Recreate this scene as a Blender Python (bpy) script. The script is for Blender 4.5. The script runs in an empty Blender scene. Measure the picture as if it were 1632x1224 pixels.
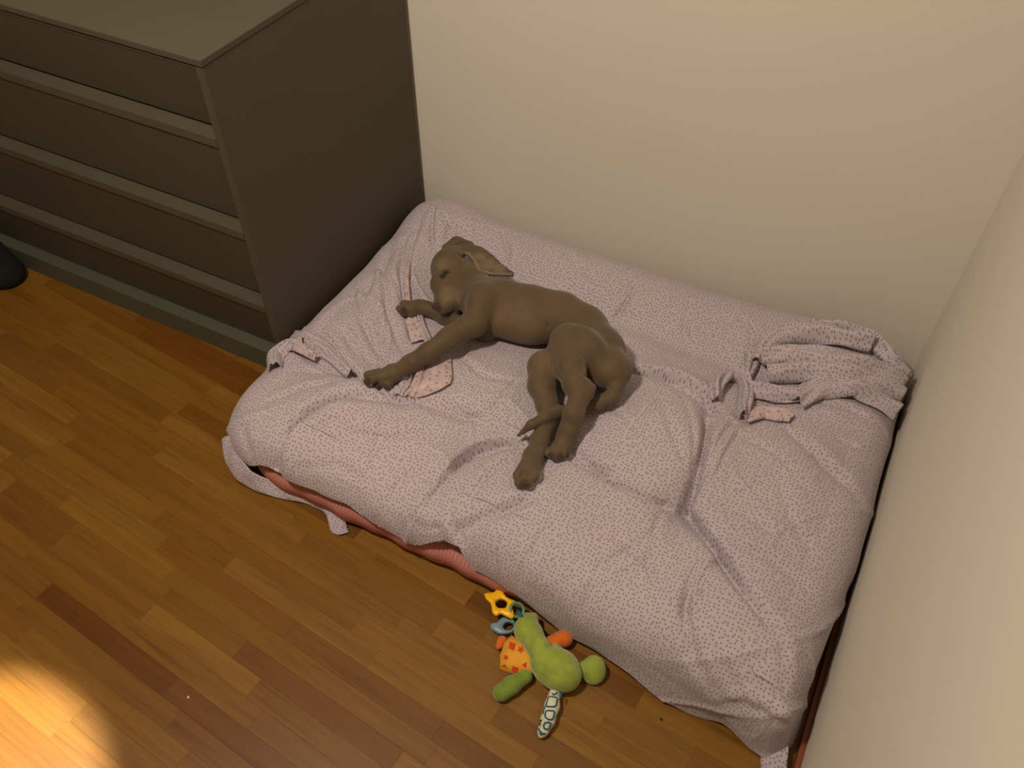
import bpy, bmesh, math, random
import numpy as np
from mathutils import Vector, Matrix
from mathutils.bvhtree import BVHTree

random.seed(7)
rng = np.random.default_rng(11)
S = bpy.context.scene
COL = S.collection

# ------------------------------------------------------------------ camera
FPX = 1356.552
CAMP = np.array([-0.202151, -1.599847, 1.467274])
RT = np.array([0.88889, 0.45813, 0.00038])
UP = np.array([-0.33868, 0.65657, 0.67395])
FW = np.array([-0.3085, 0.59919, -0.73878])
cd = bpy.data.cameras.new('camera')
cam = bpy.data.objects.new('camera', cd)
COL.objects.link(cam)
cd.sensor_fit = 'HORIZONTAL'
cd.sensor_width = 36.0
cd.lens = FPX / 1632.0 * 36.0
cd.clip_start = 0.02
m = Matrix.Identity(4)
for i in range(3):
    m[i][0], m[i][1], m[i][2], m[i][3] = RT[i], UP[i], -FW[i], CAMP[i]
cam.matrix_world = m
S.camera = cam

# ------------------------------------------------------------------ light, exposure
S.view_settings.view_transform = 'Standard'
S.view_settings.look = 'None'
S.view_settings.gamma = 1.0
S.view_settings.exposure = 0.0
S.view_settings.use_curve_mapping = False
W = bpy.data.worlds.new('world')
S.world = W
W.use_nodes = True
W.node_tree.nodes['Background'].inputs[0].default_value = (1.0, 0.78, 0.52, 1)
W.node_tree.nodes['Background'].inputs[1].default_value = 0.02


def light(name, kind, loc, target, power, color, **kw):
    d = bpy.data.lights.new(name, kind)
    d.energy = power
    d.color = color
    for k, v in kw.items():
        setattr(d, k, v)
    o = bpy.data.objects.new(name, d)
    COL.objects.link(o)
    o.location = loc
    o.rotation_euler = (Vector(target) - Vector(loc)).to_track_quat('-Z', 'Y').to_euler()
    return o


light('ceiling_lamp_light', 'AREA', (-1.10, -1.50, 2.28), (-0.85, -0.65, 0.0), 31.0, (1.0, 0.865, 0.69),
      shape='DISK', size=0.22)
light('reading_lamp_light', 'SPOT', (-1.20, -1.72, 1.75), (-1.19, -1.69, 0), 560.0, (1.0, 0.89, 0.74),
      spot_size=math.radians(18.5), spot_blend=0.25, shadow_soft_size=0.03)

# ------------------------------------------------------------------ helpers


def ray(px, py):
    d = RT * ((px - 816) / FPX) - UP * ((py - 612) / FPX) + FW
    return d / np.linalg.norm(d)


def PZ(px, py, z):
    d = ray(px, py)
    return CAMP + d * ((z - CAMP[2]) / d[2])


def to_px(p):
    q = np.array(p) - CAMP
    z = q @ FW
    return 816 + FPX * (q @ RT) / z, 612 - FPX * (q @ UP) / z


def srgb(r, g, b):
    def f(c):
        c /= 255.0
        return c / 12.92 if c <= 0.04045 else ((c + 0.055) / 1.055) ** 2.4
    return (f(r), f(g), f(b), 1.0)


class NT:
    def __init__(self, name):
        self.m = bpy.data.materials.new(name)
        self.m.use_nodes = True
        self.t = self.m.node_tree
        self.b = self.t.nodes['Principled BSDF']

    def n(self, kind, **kw):
        nd = self.t.nodes.new(kind)
        for k, v in kw.items():
            if isinstance(k, str) and hasattr(nd, k):
                setattr(nd, k, v)
        return nd

    def l(self, a, b):
        self.t.links.new(a, b)

    def mix(self, fac, a, b, mode='MIX'):
        nd = self.t.nodes.new('ShaderNodeMix')
        nd.data_type = 'RGBA'
        nd.blend_type = mode
        for sock, v in ((nd.inputs[0], fac), (nd.inputs[6], a), (nd.inputs[7], b)):
            if hasattr(v, 'is_output'):
                self.l(v, sock)
            else:
                sock.default_value = v
        return nd.outputs[2]

    def ramp(self, fac, stops):
        nd = self.t.nodes.new('ShaderNodeValToRGB')
        el = nd.color_ramp.elements
        while len(el) < len(stops):
            el.new(0.5)
        for e, (p, c) in zip(el, stops):
            e.position = p
            e.color = c
        self.l(fac, nd.inputs[0])
        return nd.outputs[0]

    def math(self, op, a, b=0.0):
        nd = self.t.nodes.new('ShaderNodeMath')
        nd.operation = op
        for sock, v in ((nd.inputs[0], a), (nd.inputs[1], b)):
            if hasattr(v, 'is_output'):
                self.l(v, sock)
            else:
                sock.default_value = v
        return nd.outputs[0]

    def bump(self, h, strength, dist):
        nd = self.t.nodes.new('ShaderNodeBump')
        nd.inputs['Strength'].default_value = strength
        nd.inputs['Distance'].default_value = dist
        self.l(h, nd.inputs['Height'])
        self.l(nd.outputs[0], self.b.inputs['Normal'])

    def base(self, v):
        if hasattr(v, 'is_output'):
            self.l(v, self.b.inputs['Base Color'])
        else:
            self.b.inputs['Base Color'].default_value = v

    def set(self, **kw):
        for k, v in kw.items():
            self.b.inputs[k.replace('_', ' ')].default_value = v
        return self


def noise(t, vec, scale, detail=3.0, rough=0.5):
    nd = t.n('ShaderNodeTexNoise')
    nd.inputs['Scale'].default_value = scale
    nd.inputs['Detail'].default_value = detail
    nd.inputs['Roughness'].default_value = rough
    if vec is not None:
        t.l(vec, nd.inputs['Vector'])
    return nd.outputs['Fac']


def simple(name, col, rough=0.6, var=0.08, scale=20.0, bump=0.0, sheen=0.0):
    t = NT(name)
    co = t.n('ShaderNodeTexCoord').outputs['Object']
    f = noise(t, co, scale)
    dark = tuple(c * (1 - var) for c in col[:3]) + (1,)
    lite = tuple(min(1, c * (1 + var)) for c in col[:3]) + (1,)
    t.base(t.ramp(f, [(0.3, dark), (0.7, lite)]))
    t.set(Roughness=rough)
    if sheen:
        t.set(Sheen_Weight=sheen, Sheen_Roughness=0.5)
    if bump:
        t.bump(noise(t, co, scale * 8, 2.0), bump, 0.002)
    return t.m


def tag(o, label=None, cat=None, group=None, kind=None):
    if label:
        o['label'] = label
    if cat:
        o['category'] = cat
    if group:
        o['group'] = group
    if kind:
        o['kind'] = kind
    return o


def mesh_obj(name, verts, faces, mat, parent=None, smooth=True):
    me = bpy.data.meshes.new(name)
    me.from_pydata([tuple(map(float, v)) for v in verts], [], faces)
    me.update()
    if smooth:
        me.polygons.foreach_set('use_smooth', [True] * len(me.polygons))
    if mat:
        me.materials.append(mat)
    o = bpy.data.objects.new(name, me)
    COL.objects.link(o)
    if parent:
        o.parent = parent
        o.matrix_parent_inverse = Matrix.Translation(-Vector(parent.location))
    return o


def fast_mesh(name, V, Q, mat, parent=None, uv=None):
    """V (n,3) float array, Q (m,4) int quads."""
    me = bpy.data.meshes.new(name)
    nv, nq = len(V), len(Q)
    me.vertices.add(nv)
    me.vertices.foreach_set('co', np.asarray(V, np.float32).ravel())
    me.loops.add(nq * 4)
    me.loops.foreach_set('vertex_index', np.asarray(Q, np.int32).ravel())
    me.polygons.add(nq)
    me.polygons.foreach_set('loop_start', np.arange(0, nq * 4, 4, dtype=np.int32))
    me.polygons.foreach_set('use_smooth', np.ones(nq, bool))
    if uv is not None:
        l = me.uv_layers.new(name='flat')
        l.data.foreach_set('uv', np.asarray(uv, np.float32)[np.asarray(Q).ravel()].ravel())
    me.update(calc_edges=True)
    me.validate()
    if mat:
        me.materials.append(mat)
    o = bpy.data.objects.new(name, me)
    COL.objects.link(o)
    if parent:
        o.parent = parent
        o.matrix_parent_inverse = Matrix.Translation(-Vector(parent.location))
    return o


def box(name, lo, hi, mat, parent=None, bevel=0.0):
    bm = bmesh.new()
    bmesh.ops.create_cube(bm, size=1.0)
    for v in bm.verts:
        v.co = Vector([(lo[i] + hi[i]) / 2 + v.co[i] * (hi[i] - lo[i]) for i in range(3)])
    if bevel:
        bmesh.ops.bevel(bm, geom=bm.edges[:], offset=bevel, segments=2, affect='EDGES', profile=0.7)
    me = bpy.data.meshes.new(name)
    bm.to_mesh(me)
    bm.free()
    me.materials.append(mat)
    o = bpy.data.objects.new(name, me)
    COL.objects.link(o)
    if parent:
        o.parent = parent
        o.matrix_parent_inverse = Matrix.Translation(-Vector(parent.location))
    return o


def empty(name, loc):
    o = bpy.data.objects.new(name, None)
    o.empty_display_size = 0.05
    COL.objects.link(o)
    o.location = loc
    return o


# ------------------------------------------------------------------ SDF modelling (one continuous skin)


class SDF:
    def __init__(self, lo, hi, res):
        self.lo = np.array(lo, np.float32)
        self.res = res
        self.n = np.ceil((np.array(hi) - np.array(lo)) / res).astype(int) + 1
        self.d = np.full(self.n, 0.2, np.float32)

    def _box(self, lo, hi):
        a = np.maximum(np.floor((lo - self.lo) / self.res).astype(int), 0)
        b = np.minimum(np.ceil((hi - self.lo) / self.res).astype(int) + 1, self.n)
        sl = tuple(slice(a[i], b[i]) for i in range(3))
        ax = [self.lo[i] + self.res * np.arange(a[i], b[i], dtype=np.float32) for i in range(3)]
        return sl, np.meshgrid(*ax, indexing='ij')

    def _apply(self, sl, nd, k, mode):
        d = self.d[sl]
        if mode == 'add':
            h = np.clip(0.5 + 0.5 * (d - nd) / k, 0, 1)
            self.d[sl] = d + (nd - d) * h - k * h * (1 - h)
        else:
            h = np.clip(0.5 - 0.5 * (d + nd) / k, 0, 1)
            self.d[sl] = d + (-nd - d) * h + k * h * (1 - h)

    def cone(self, a, b, r1, r2, k=0.012, mode='add'):
        a, b = np.array(a, np.float32), np.array(b, np.float32)
        pad = max(r1, r2) + 2.5 * k + 3 * self.res
        sl, (x, y, z) = self._box(np.minimum(a, b) - pad, np.maximum(a, b) + pad)
        ba = b - a
        L = float(ba @ ba) + 1e-12
        px, py, pz = x - a[0], y - a[1], z - a[2]
        t = np.clip((px * ba[0] + py * ba[1] + pz * ba[2]) / L, 0, 1)
        q = np.sqrt((px - ba[0] * t) ** 2 + (py - ba[1] * t) ** 2 + (pz - ba[2] * t) ** 2)
        self._apply(sl, q - (r1 + (r2 - r1) * t), k, mode)

    def chain(self, pts, rad, k=0.012, mode='add'):
        for i in range(len(pts) - 1):
            self.cone(pts[i], pts[i + 1], rad[i], rad[i + 1], k, mode)

    def ell(self, c, ax, r, k=0.012, mode='add'):
        """ellipsoid: centre, list of two axis vectors (third by cross), radii."""
        c = np.array(c, np.float32)
        u = np.array(ax[0], float)
        u /= np.linalg.norm(u)
        v = np.array(ax[1], float)
        v -= u * (u @ v)
        v /= np.linalg.norm(v)
        w = np.cross(u, v)
        pad = max(r) + 2.5 * k + 3 * self.res
        sl, (x, y, z) = self._box(c - pad, c + pad)
        x, y, z = x - c[0], y - c[1], z - c[2]
        p = [(x * e[0] + y * e[1] + z * e[2]) for e in (u, v, w)]
        k0 = np.sqrt(sum((p[i] / r[i]) ** 2 for i in range(3)))
        k1 = np.sqrt(sum((p[i] / r[i] ** 2) ** 2 for i in range(3))) + 1e-9
        self._apply(sl, k0 * (k0 - 1) / k1, k, mode)

    def mesh(self):
        d = self.d
        n = d.shape
        ins = d < 0
        acc = np.zeros((n[0] - 1, n[1] - 1, n[2] - 1), np.int8)
        for i in (0, 1):
            for j in (0, 1):
                for k in (0, 1):
                    acc += ins[i:n[0] - 1 + i, j:n[1] - 1 + j, k:n[2] - 1 + k]
        act = (acc > 0) & (acc < 8)
        idx = np.argwhere(act)
        vid = np.full(act.shape, -1, np.int64)
        vid[act] = np.arange(len(idx))
        corner = np.array([[i, j, k] for i in (0, 1) for j in (0, 1) for k in (0, 1)])
        vals = np.stack([d[idx[:, 0] + c[0], idx[:, 1] + c[1], idx[:, 2] + c[2]] for c in corner], 1)
        s = np.zeros((len(idx), 3))
        cnt = np.zeros(len(idx))
        for a in range(8):
            for b in range(a + 1, 8):
                if np.abs(corner[a] - corner[b]).sum() != 1:
                    continue
                va, vb = vals[:, a], vals[:, b]
                cr = (va < 0) != (vb < 0)
                t = np.where(cr, va / np.where(cr, va - vb, 1), 0)
                pos = corner[a] + (corner[b] - corner[a]) * t[:, None]
                s += np.where(cr[:, None], pos, 0)
                cnt += cr
        V = self.lo + (idx + s / cnt[:, None]) * self.res
        Q = []
        for ax in range(3):
            sl0 = [slice(None)] * 3
            sl1 = [slice(None)] * 3
            sl0[ax] = slice(0, n[ax] - 1)
            sl1[ax] = slice(1, n[ax])
            A, B = ins[tuple(sl0)], ins[tuple(sl1)]
            e = np.argwhere(A != B)
            u, v = (ax + 1) % 3, (ax + 2) % 3
            ok = (e[:, u] > 0) & (e[:, v] > 0) & (e[:, u] < n[u] - 1) & (e[:, v] < n[v] - 1)
            e = e[ok]
            sg = A[tuple(e.T)]

            def g(du, dv):
                f = e.copy()
                f[:, u] -= du
                f[:, v] -= dv
                return vid[tuple(f.T)]
            q = np.stack([g(0, 0), g(1, 0), g(1, 1), g(0, 1)], 1)
            q[~sg] = q[~sg][:, ::-1]
            Q.append(q)
        Q = np.concatenate(Q)
        return V, Q


def relax(V, Q, it=2, f=0.5):
    for _ in range(it):
        s = np.zeros_like(V)
        c = np.zeros(len(V))
        for a, b in ((0, 1), (1, 2), (2, 3), (3, 0)):
            np.add.at(s, Q[:, a], V[Q[:, b]])
            np.add.at(c, Q[:, a], 1)
            np.add.at(s, Q[:, b], V[Q[:, a]])
            np.add.at(c, Q[:, b], 1)
        V = V + f * (s / c[:, None] - V)
    return V


# ------------------------------------------------------------------ materials of the setting


def wall_mat(name, col):
    t = NT(name)
    co = t.n('ShaderNodeTexCoord').outputs['Object']
    f = noise(t, co, 1.7, 4.0)
    t.base(t.ramp(f, [(0.3, tuple(c * 0.97 for c in col[:3]) + (1,)), (0.75, col)]))
    t.set(Roughness=0.62)
    t.bump(noise(t, co, 160.0, 3.0), 0.12, 0.001)
    return t.m


M_wall = wall_mat('wall_paint', srgb(221, 214, 202))
M_ceil = wall_mat('ceiling_paint', srgb(226, 220, 210))


def wood_mat():
    t = NT('parquet_wood')
    oi = t.n('ShaderNodeObjectInfo')
    geo = t.n('ShaderNodeNewGeometry').outputs['Position']
    # planks lie 5.5 degrees off the wall; each gets its own slice of grain
    mp = t.n('ShaderNodeMapping')
    mp.inputs['Rotation'].default_value = (0, 0, math.radians(5.5))
    mp.inputs['Scale'].default_value = (1, 1, 1)
    t.l(geo, mp.inputs['Vector'])
    sep = t.n('ShaderNodeSeparateXYZ')
    t.l(mp.outputs[0], sep.inputs[0])
    att = t.n('ShaderNodeAttribute')
    att.attribute_name = 'rnd'
    r = t.math('ADD', oi.outputs['Random'], att.outputs['Fac'])
    cmb = t.n('ShaderNodeCombineXYZ')
    t.l(t.math('MULTIPLY', sep.outputs[0], 2.2), cmb.inputs[0])
    t.l(t.math('MULTIPLY', sep.outputs[1], 42.0), cmb.inputs[1])
    t.l(t.math('MULTIPLY', r, 37.0), cmb.inputs[2])
    g1 = noise(t, cmb.outputs[0], 1.3, 5.0, 0.6)
    cmb2 = t.n('ShaderNodeCombineXYZ')
    t.l(t.math('MULTIPLY', sep.outputs[0], 9.0), cmb2.inputs[0])
    t.l(t.math('MULTIPLY', sep.outputs[1], 260.0), cmb2.inputs[1])
    t.l(t.math('MULTIPLY', r, 11.0), cmb2.inputs[2])
    g2 = noise(t, cmb2.outputs[0], 1.0, 3.0, 0.6)
    c1 = t.ramp(g1, [(0.25, (0.62, 0.55, 0.45, 1)), (0.45, (0.92, 0.90, 0.87, 1)), (0.62, (1.0, 1.0, 1.0, 1)), (0.85, (1.22, 1.24, 1.28, 1))])
    c2 = t.ramp(g2, [(0.30, (0.86, 0.83, 0.78, 1)), (0.65, (1.05, 1.05, 1.05, 1))])
    c = t.mix(1.0, oi.outputs['Color'], c1, 'MULTIPLY')
    c = t.mix(1.0, c, c2, 'MULTIPLY')
    t.base(c)
    t.set(Roughness=0.38, Specular_IOR_Level=0.35)
    t.bump(g2, 0.05, 0.0008)
    return t.m


M_wood = wood_mat()
M_base = simple('baseboard_wood', srgb(120, 62, 26), 0.45, 0.15, 12)

# ------------------------------------------------------------------ room shell
XL, YF, ZC = -3.6, -3.4, 2.55
floor = box('floor', (XL, YF, -0.06), (0, 0, -0.006), simple('floor_screed', srgb(96, 60, 26), 0.7))
tag(floor, kind='structure')
tag(box('wall_back', (XL, 0, -0.06), (0.1, 0.1, ZC), M_wall), kind='structure')
tag(box('wall_right', (0, YF, -0.06), (0.1, 0, ZC), M_wall), kind='structure')
tag(box('wall_left', (XL - 0.1, YF, -0.06), (XL, 0, ZC), M_wall), kind='structure')
tag(box('wall_front', (XL - 0.1, YF - 0.1, -0.06), (0.1, YF, ZC), M_wall), kind='structure')
tag(box('ceiling', (XL - 0.1, YF - 0.1, ZC), (0.1, 0.1, ZC + 0.1), M_ceil), kind='structure')
tag(box('baseboard_right', (-0.010, YF, 0), (0, 0, 0.022), M_base, bevel=0.003), kind='structure')
tag(box('baseboard_back', (XL, -0.010, 0), (-0.010, 0, 0.022), M_base, bevel=0.003), kind='structure')

# parquet strips: laid along the room, 5.5 degrees off the back wall
ang = math.radians(-5.5)
ca, sa = math.cos(ang), math.sin(ang)
PW = 0.0388
pl = []
org = PZ(258, 1109, 0)
v0 = -org[0] * sa + org[1] * ca
tones = [srgb(127, 88, 29), srgb(122, 84, 26), srgb(130, 92, 34), srgb(119, 81, 25), srgb(116, 76, 24),
         srgb(132, 94, 38), srgb(125, 86, 28), srgb(121, 83, 29), srgb(127, 87, 29), srgb(110, 68, 20), srgb(124, 87, 26)]
row = -40
while row < 45:
    v = v0 + row * PW
    u = -3.9 + random.random() * 0.3
    if row == 0:
        u = org[0] * ca + org[1] * sa - 8 * 0.347
    while u < 0.8:
        L = 0.347 if row == 0 else random.choice([0.20, 0.27, 0.31, 0.34, 0.36, 0.41])
        end = (-0.003 + (v + PW) * sa) / ca                    # trim the last strip of a row at the wall
        L0 = L
        if u < end < u + L and end - u > 0.03:
            L = round(end - u, 4)
        cu, cv = u + L / 2, v + PW / 2
        x, y = cu * ca - cv * sa, cu * sa + cv * ca
        if XL + 0.02 < x < -0.01 and YF + 0.02 < y < -0.01:
            tone = random.choice(tones)
            if row == 0 and abs((u + L) - (org[0] * ca + org[1] * sa)) < 0.01:
                tone = srgb(100, 59, 15)
            pl.append((x, y, L, tone))
        u += L0
    row += 1
plank_mesh = {}


def plank_me(L):
    if L not in plank_mesh:
        bm = bmesh.new()
        a, b, c = L / 2 - 0.00005, PW / 2 - 0.00005, 0.00025
        lo = [bm.verts.new((sx * a, sy * b, -0.006)) for sx, sy in ((-1, -1), (1, -1), (1, 1), (-1, 1))]
        mi = [bm.verts.new((sx * a, sy * b, -0.00015)) for sx, sy in ((-1, -1), (1, -1), (1, 1), (-1, 1))]
        hi = [bm.verts.new((sx * (a - c), sy * (b - c), 0)) for sx, sy in ((-1, -1), (1, -1), (1, 1), (-1, 1))]
        for i in range(4):
            j = (i + 1) % 4
            bm.faces.new((lo[i], lo[j], mi[j], mi[i]))
            bm.faces.new((mi[i], mi[j], hi[j], hi[i]))
        bm.faces.new(hi)
        me = bpy.data.meshes.new('plank')
        bm.to_mesh(me)
        bm.free()
        me.materials.append(M_wood)
        plank_mesh[L] = me
    return plank_mesh[L]


def in_view(x, y):
    px, py = to_px((x, y, 0))
    return -220 < px < 1780 and -100 < py < 1480 and not (x > -1.15 and y > -0.82) and not (x < -1.30 and y > -0.58)


near = sorted([p for p in pl if in_view(p[0], p[1])], key=lambda p: (p[0] - CAMP[0]) ** 2 + (p[1] - CAMP[1]) ** 2)[:300]
nearset = set(id(p) for p in near)
for p in near:
    o = bpy.data.objects.new('plank', plank_me(p[2]))
    COL.objects.link(o)
    o.location = (p[0], p[1], 0)
    o.rotation_euler = (0, 0, ang)
    k = random.uniform(0.9, 1.1)
    o.color = tuple(c * k for c in p[3][:3]) + (1,)
    o.parent = floor
bm = bmesh.new()
for p in pl:
    if id(p) in nearset:
        continue
    n0 = len(bm.verts)
    bm.from_mesh(plank_me(p[2]))
    bm.verts.ensure_lookup_table()
    mt = Matrix.Translation((p[0], p[1], 0)) @ Matrix.Rotation(ang, 4, 'Z')
    for v in bm.verts[n0:]:
        v.co = mt @ v.co
me = bpy.data.meshes.new('far_planks')
bm.to_mesh(me)
bm.free()
me.materials.clear()
me.materials.append(M_wood)
o = bpy.data.objects.new('far_planks', me)
COL.objects.link(o)
o.color = srgb(126, 84, 34)
o.parent = floor
o['kind'] = 'stuff'

# ------------------------------------------------------------------ chest of drawers
M_dr = simple('grey_lacquer', srgb(84, 79, 65), 0.55, 0.03, 6)
M_dr.node_tree.nodes['Principled BSDF'].inputs['Specular IOR Level'].default_value = 0.22
M_dr2 = simple('grey_lacquer_plinth', srgb(82, 84, 70), 0.5, 0.03, 6)
DX, DY, DH, DW = -1.288, -0.630, 0.780, 1.05
dr = empty('chest_of_drawers', (DX - DW / 2, -0.32, 0))
tag(dr, 'tall grey lacquered chest of drawers with four drawers against the wall', 'dresser')
TP = 0.012
box('side_panel', (DX - 0.018, DY, 0), (DX, -0.012, DH - TP - 0.0015), M_dr, dr, 0.0012)
box('side_panel', (DX - DW, DY, 0), (DX - DW + 0.018, -0.012, DH - TP - 0.0015), M_dr, dr, 0.0012)
box('top_panel', (DX - DW - 0.001, DY - 0.002, DH - TP), (DX + 0.001, -0.010, DH), M_dr, dr, 0.0015)
box('back_panel', (DX - DW + 0.018, -0.020, 0.02), (DX - 0.018, -0.012, DH - TP - 0.002), M_dr, dr)
box('plinth', (DX - DW + 0.018, DY + 0.0, 0), (DX - 0.018, DY + 0.060, 0.0592), M_dr2, dr, 0.0012)
XA, XB = DX - DW + 0.0185, DX - 0.0185
INS = 0.030
levels = [DH - TP - 0.003, 0.626, 0.415, 0.214, 0.0615]        # top edge of each drawer front, then the plinth


def drawer_front(za, zb, lip):
    """front that leans back towards its foot, with a square lip along its top edge."""
    bk = DY + 0.052
    sec = [(DY + 0.001, za), (DY + 0.001, za - lip), (DY + 0.002, za - lip - 0.0008), (DY + 0.030, zb), (bk, zb), (bk, za)]
    v = [(x, y, z) for x in (XA, XB) for y, z in sec]
    n = len(sec)
    f = [tuple(range(n))[::-1], tuple(range(n, 2 * n))] + [(i, (i + 1) % n, n + (i + 1) % n, n + i) for i in range(n)]
    o = mesh_obj('drawer', v, f, M_dr, dr, smooth=False)
    bm = bmesh.new()
    bm.from_mesh(o.data)
    bmesh.ops.recalc_face_normals(bm, faces=bm.faces[:])
    bm.to_mesh(o.data)
    bm.free()
    return o


for k in range(4):
    d = drawer_front(levels[k], levels[k + 1] + 0.006 * (k < 3), 0.019 if k else 0.004)
    box('drawer_box', (XA + 0.012, DY + 0.053, levels[k + 1] + 0.016), (XB - 0.012, -0.06, levels[k] - 0.03), M_dr2, d)
    if k:
        lp = box('lip_rail', (XA, DY - 0.0008, levels[k] - 0.0185), (XB, DY + 0.004, levels[k] + 0.0004), M_dr, d, 0.0012)

# ------------------------------------------------------------------ mattress shape and sheet base
# outline of the sheet (rounded polygon), counter-clockwise
CORN = [(-1.272, -0.918, 0.13), (-0.040, -0.918, 0.045), (-0.008, -0.60, 0.5), (-0.008, -0.030, 0.09), (-1.275, -0.026, 0.09)]


def rounded(corn, n):
    pts, nor = [], []
    m_ = len(corn)
    segs = []
    for i in range(m_):
        p0, p1, p2 = [np.array(corn[(i + j - 1) % m_][:2]) for j in range(3)]
        r = corn[i][2]
        a = (p0 - p1) / np.linalg.norm(p0 - p1)
        b = (p2 - p1) / np.linalg.norm(p2 - p1)
        half = math.acos(np.clip(a @ b, -1, 1)) / 2
        t = r / math.tan(half)
        c = p1 + (a + b) / np.linalg.norm(a + b) * r / math.sin(half)
        segs.append((p1 + a * t, p1 + b * t, c, r))
    for i in range(m_):
        s, e, c, r = segs[i]
        a0 = math.atan2(*(s - c)[::-1])
        a1 = math.atan2(*(e - c)[::-1])
        if a1 < a0:
            a1 += 2 * math.pi
        for t in np.linspace(0, 1, 60):
            a = a0 + (a1 - a0) * t
            pts.append(c + r * np.array([math.cos(a), math.sin(a)]))
            nor.append((math.cos(a), math.sin(a)))
        nx = segs[(i + 1) % m_][0]
        for t in np.linspace(0, 1, 200)[1:-1]:
            pts.append(e + (nx - e) * t)
            nor.append(nor[-1])
    pts, nor = np.array(pts), np.array(nor)
    L = np.r_[0, np.cumsum(np.linalg.norm(np.diff(np.r_[pts, pts[:1]], axis=0), axis=1))]
    s = np.linspace(0, L[-1], n, endpoint=False)
    P = np.stack([np.interp(s, L, np.r_[pts[:, i], pts[:1, i]]) for i in (0, 1)], 1)
    N = np.stack([np.interp(s, L, np.r_[nor[:, i], nor[:1, i]]) for i in (0, 1)], 1)
    return P, N / np.linalg.norm(N, axis=1)[:, None], s


def sm(x, a, b):
    t = np.clip((x - a) / (b - a), 0, 1)
    return t * t * (3 - 2 * t)


def gs(x, c, w):
    return np.exp(-((x - c) / w) ** 2)


# smooth pseudo-random relief from sine waves
WV = [(rng.normal(size=2), rng.uniform(0, 6.28)) for _ in range(40)]


def wob(x, y, f, n=14, off=0):
    r = np.zeros_like(x)
    for i in range(n):
        k, ph = WV[(i + off) % 40]
        r += np.sin(f * (k[0] * x + k[1] * y) + ph + 0.6 * np.sin(f * 0.6 * (k[1] * x - k[0] * y) + 2 * ph))
    return r / math.sqrt(n)


def top_h(x, y):
    h = 0.142 + 0 * x
    h += 0.028 * gs(y, -0.120, 0.075) * sm(x, -0.25, -0.40) + 0.02 * gs(y, -0.1, 0.08) * sm(x, -0.4, -0.25)
    h += 0.030 * gs(x, -1.140, 0.085) * sm(y, -0.72, -0.52)
    h -= 0.012 * gs(y, -0.245 + 0.02 * np.sin(6 * x), 0.030) * sm(x, -1.05, -0.9)
    h += 0.050 * np.exp(-((x + 0.17) / 0.15) ** 2 - ((y + 0.19) / 0.13) ** 2)     # heaped corner
    h += 0.036 * np.exp(-((x + 0.80) / 0.20) ** 2 - ((y + 0.56) / 0.13) ** 2)     # puffed quilting
    h += 0.046 * np.exp(-((x + 0.45) / 0.13) ** 2 - ((y + 0.52) / 0.14) ** 2)
    h += 0.048 * np.exp(-((x + 0.17) / 0.12) ** 2 - ((y + 0.55) / 0.19) ** 2)
    h += 0.042 * np.exp(-((x + 0.55) / 0.17) ** 2 - ((y + 0.79) / 0.10) ** 2)
    h += 0.036 * np.exp(-((x + 0.98) / 0.18) ** 2 - ((y + 0.77) / 0.10) ** 2)
    h += 0.030 * np.exp(-((x + 0.16) / 0.10) ** 2 - ((y + 0.86) / 0.10) ** 2)
    h -= 0.034 * np.exp(-((x + 0.335) / 0.045) ** 2 - ((y + 0.675) / 0.055) ** 2)  # tuft pits
    h -= 0.026 * np.exp(-((x + 0.745) / 0.05) ** 2 - ((y + 0.72) / 0.06) ** 2)
    h -= 0.022 * np.exp(-((x + 0.95) / 0.06) ** 2 - ((y + 0.62) / 0.035) ** 2)
    h += 0.0022 * wob(x, y, 9.0)
    return h


NS, NT_, NK = 1500, 260, 50
P0, N0, s0 = rounded(CORN, NS)
P0[:, 1] -= (0.034 * sm(P0[:, 0], -0.62, -0.12) + 0.016 * sm(P0[:, 0], -0.16, -0.05)) * sm(P0[:, 1], -0.62, -0.85)    # the front edge runs out a little to the right
INR = 0.085                                                   # roll-over radius of the edge
Pin = P0 - N0 * INR
CEN = np.array([-0.66, -0.50])

# hem height along the front, traced as (x, hem z)
HEM = [(-1.30, 0.050), (-1.24, 0.042), (-1.17, 0.066), (-1.125, 0.098), (-1.09, 0.100), (-1.05, 0.096), (-0.99, 0.098), (-0.92, 0.096), (-0.86, 0.082),
       (-0.80, 0.068), (-0.745, 0.080), (-0.70, 0.118), (-0.665, 0.118), (-0.640, 0.085), (-0.615, 0.068), (-0.58, 0.056), (-0.52, 0.040), (-0.45, 0.018),
       (-0.36, 0.022), (-0.28, 0.018), (-0.21, 0.008), (-0.165, 0.004), (-0.135, 0.014), (-0.08, 0.006), (0.0, 0.004)]
hx, hz = np.array(HEM).T
front = P0[:, 1] < -0.80
zhem = np.where(front, np.interp(P0[:, 0], hx, hz), 0.03)
zhem += 0.003 * np.sin(s0 * 31) + 0.002 * np.sin(s0 * 73 + 1)

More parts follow.
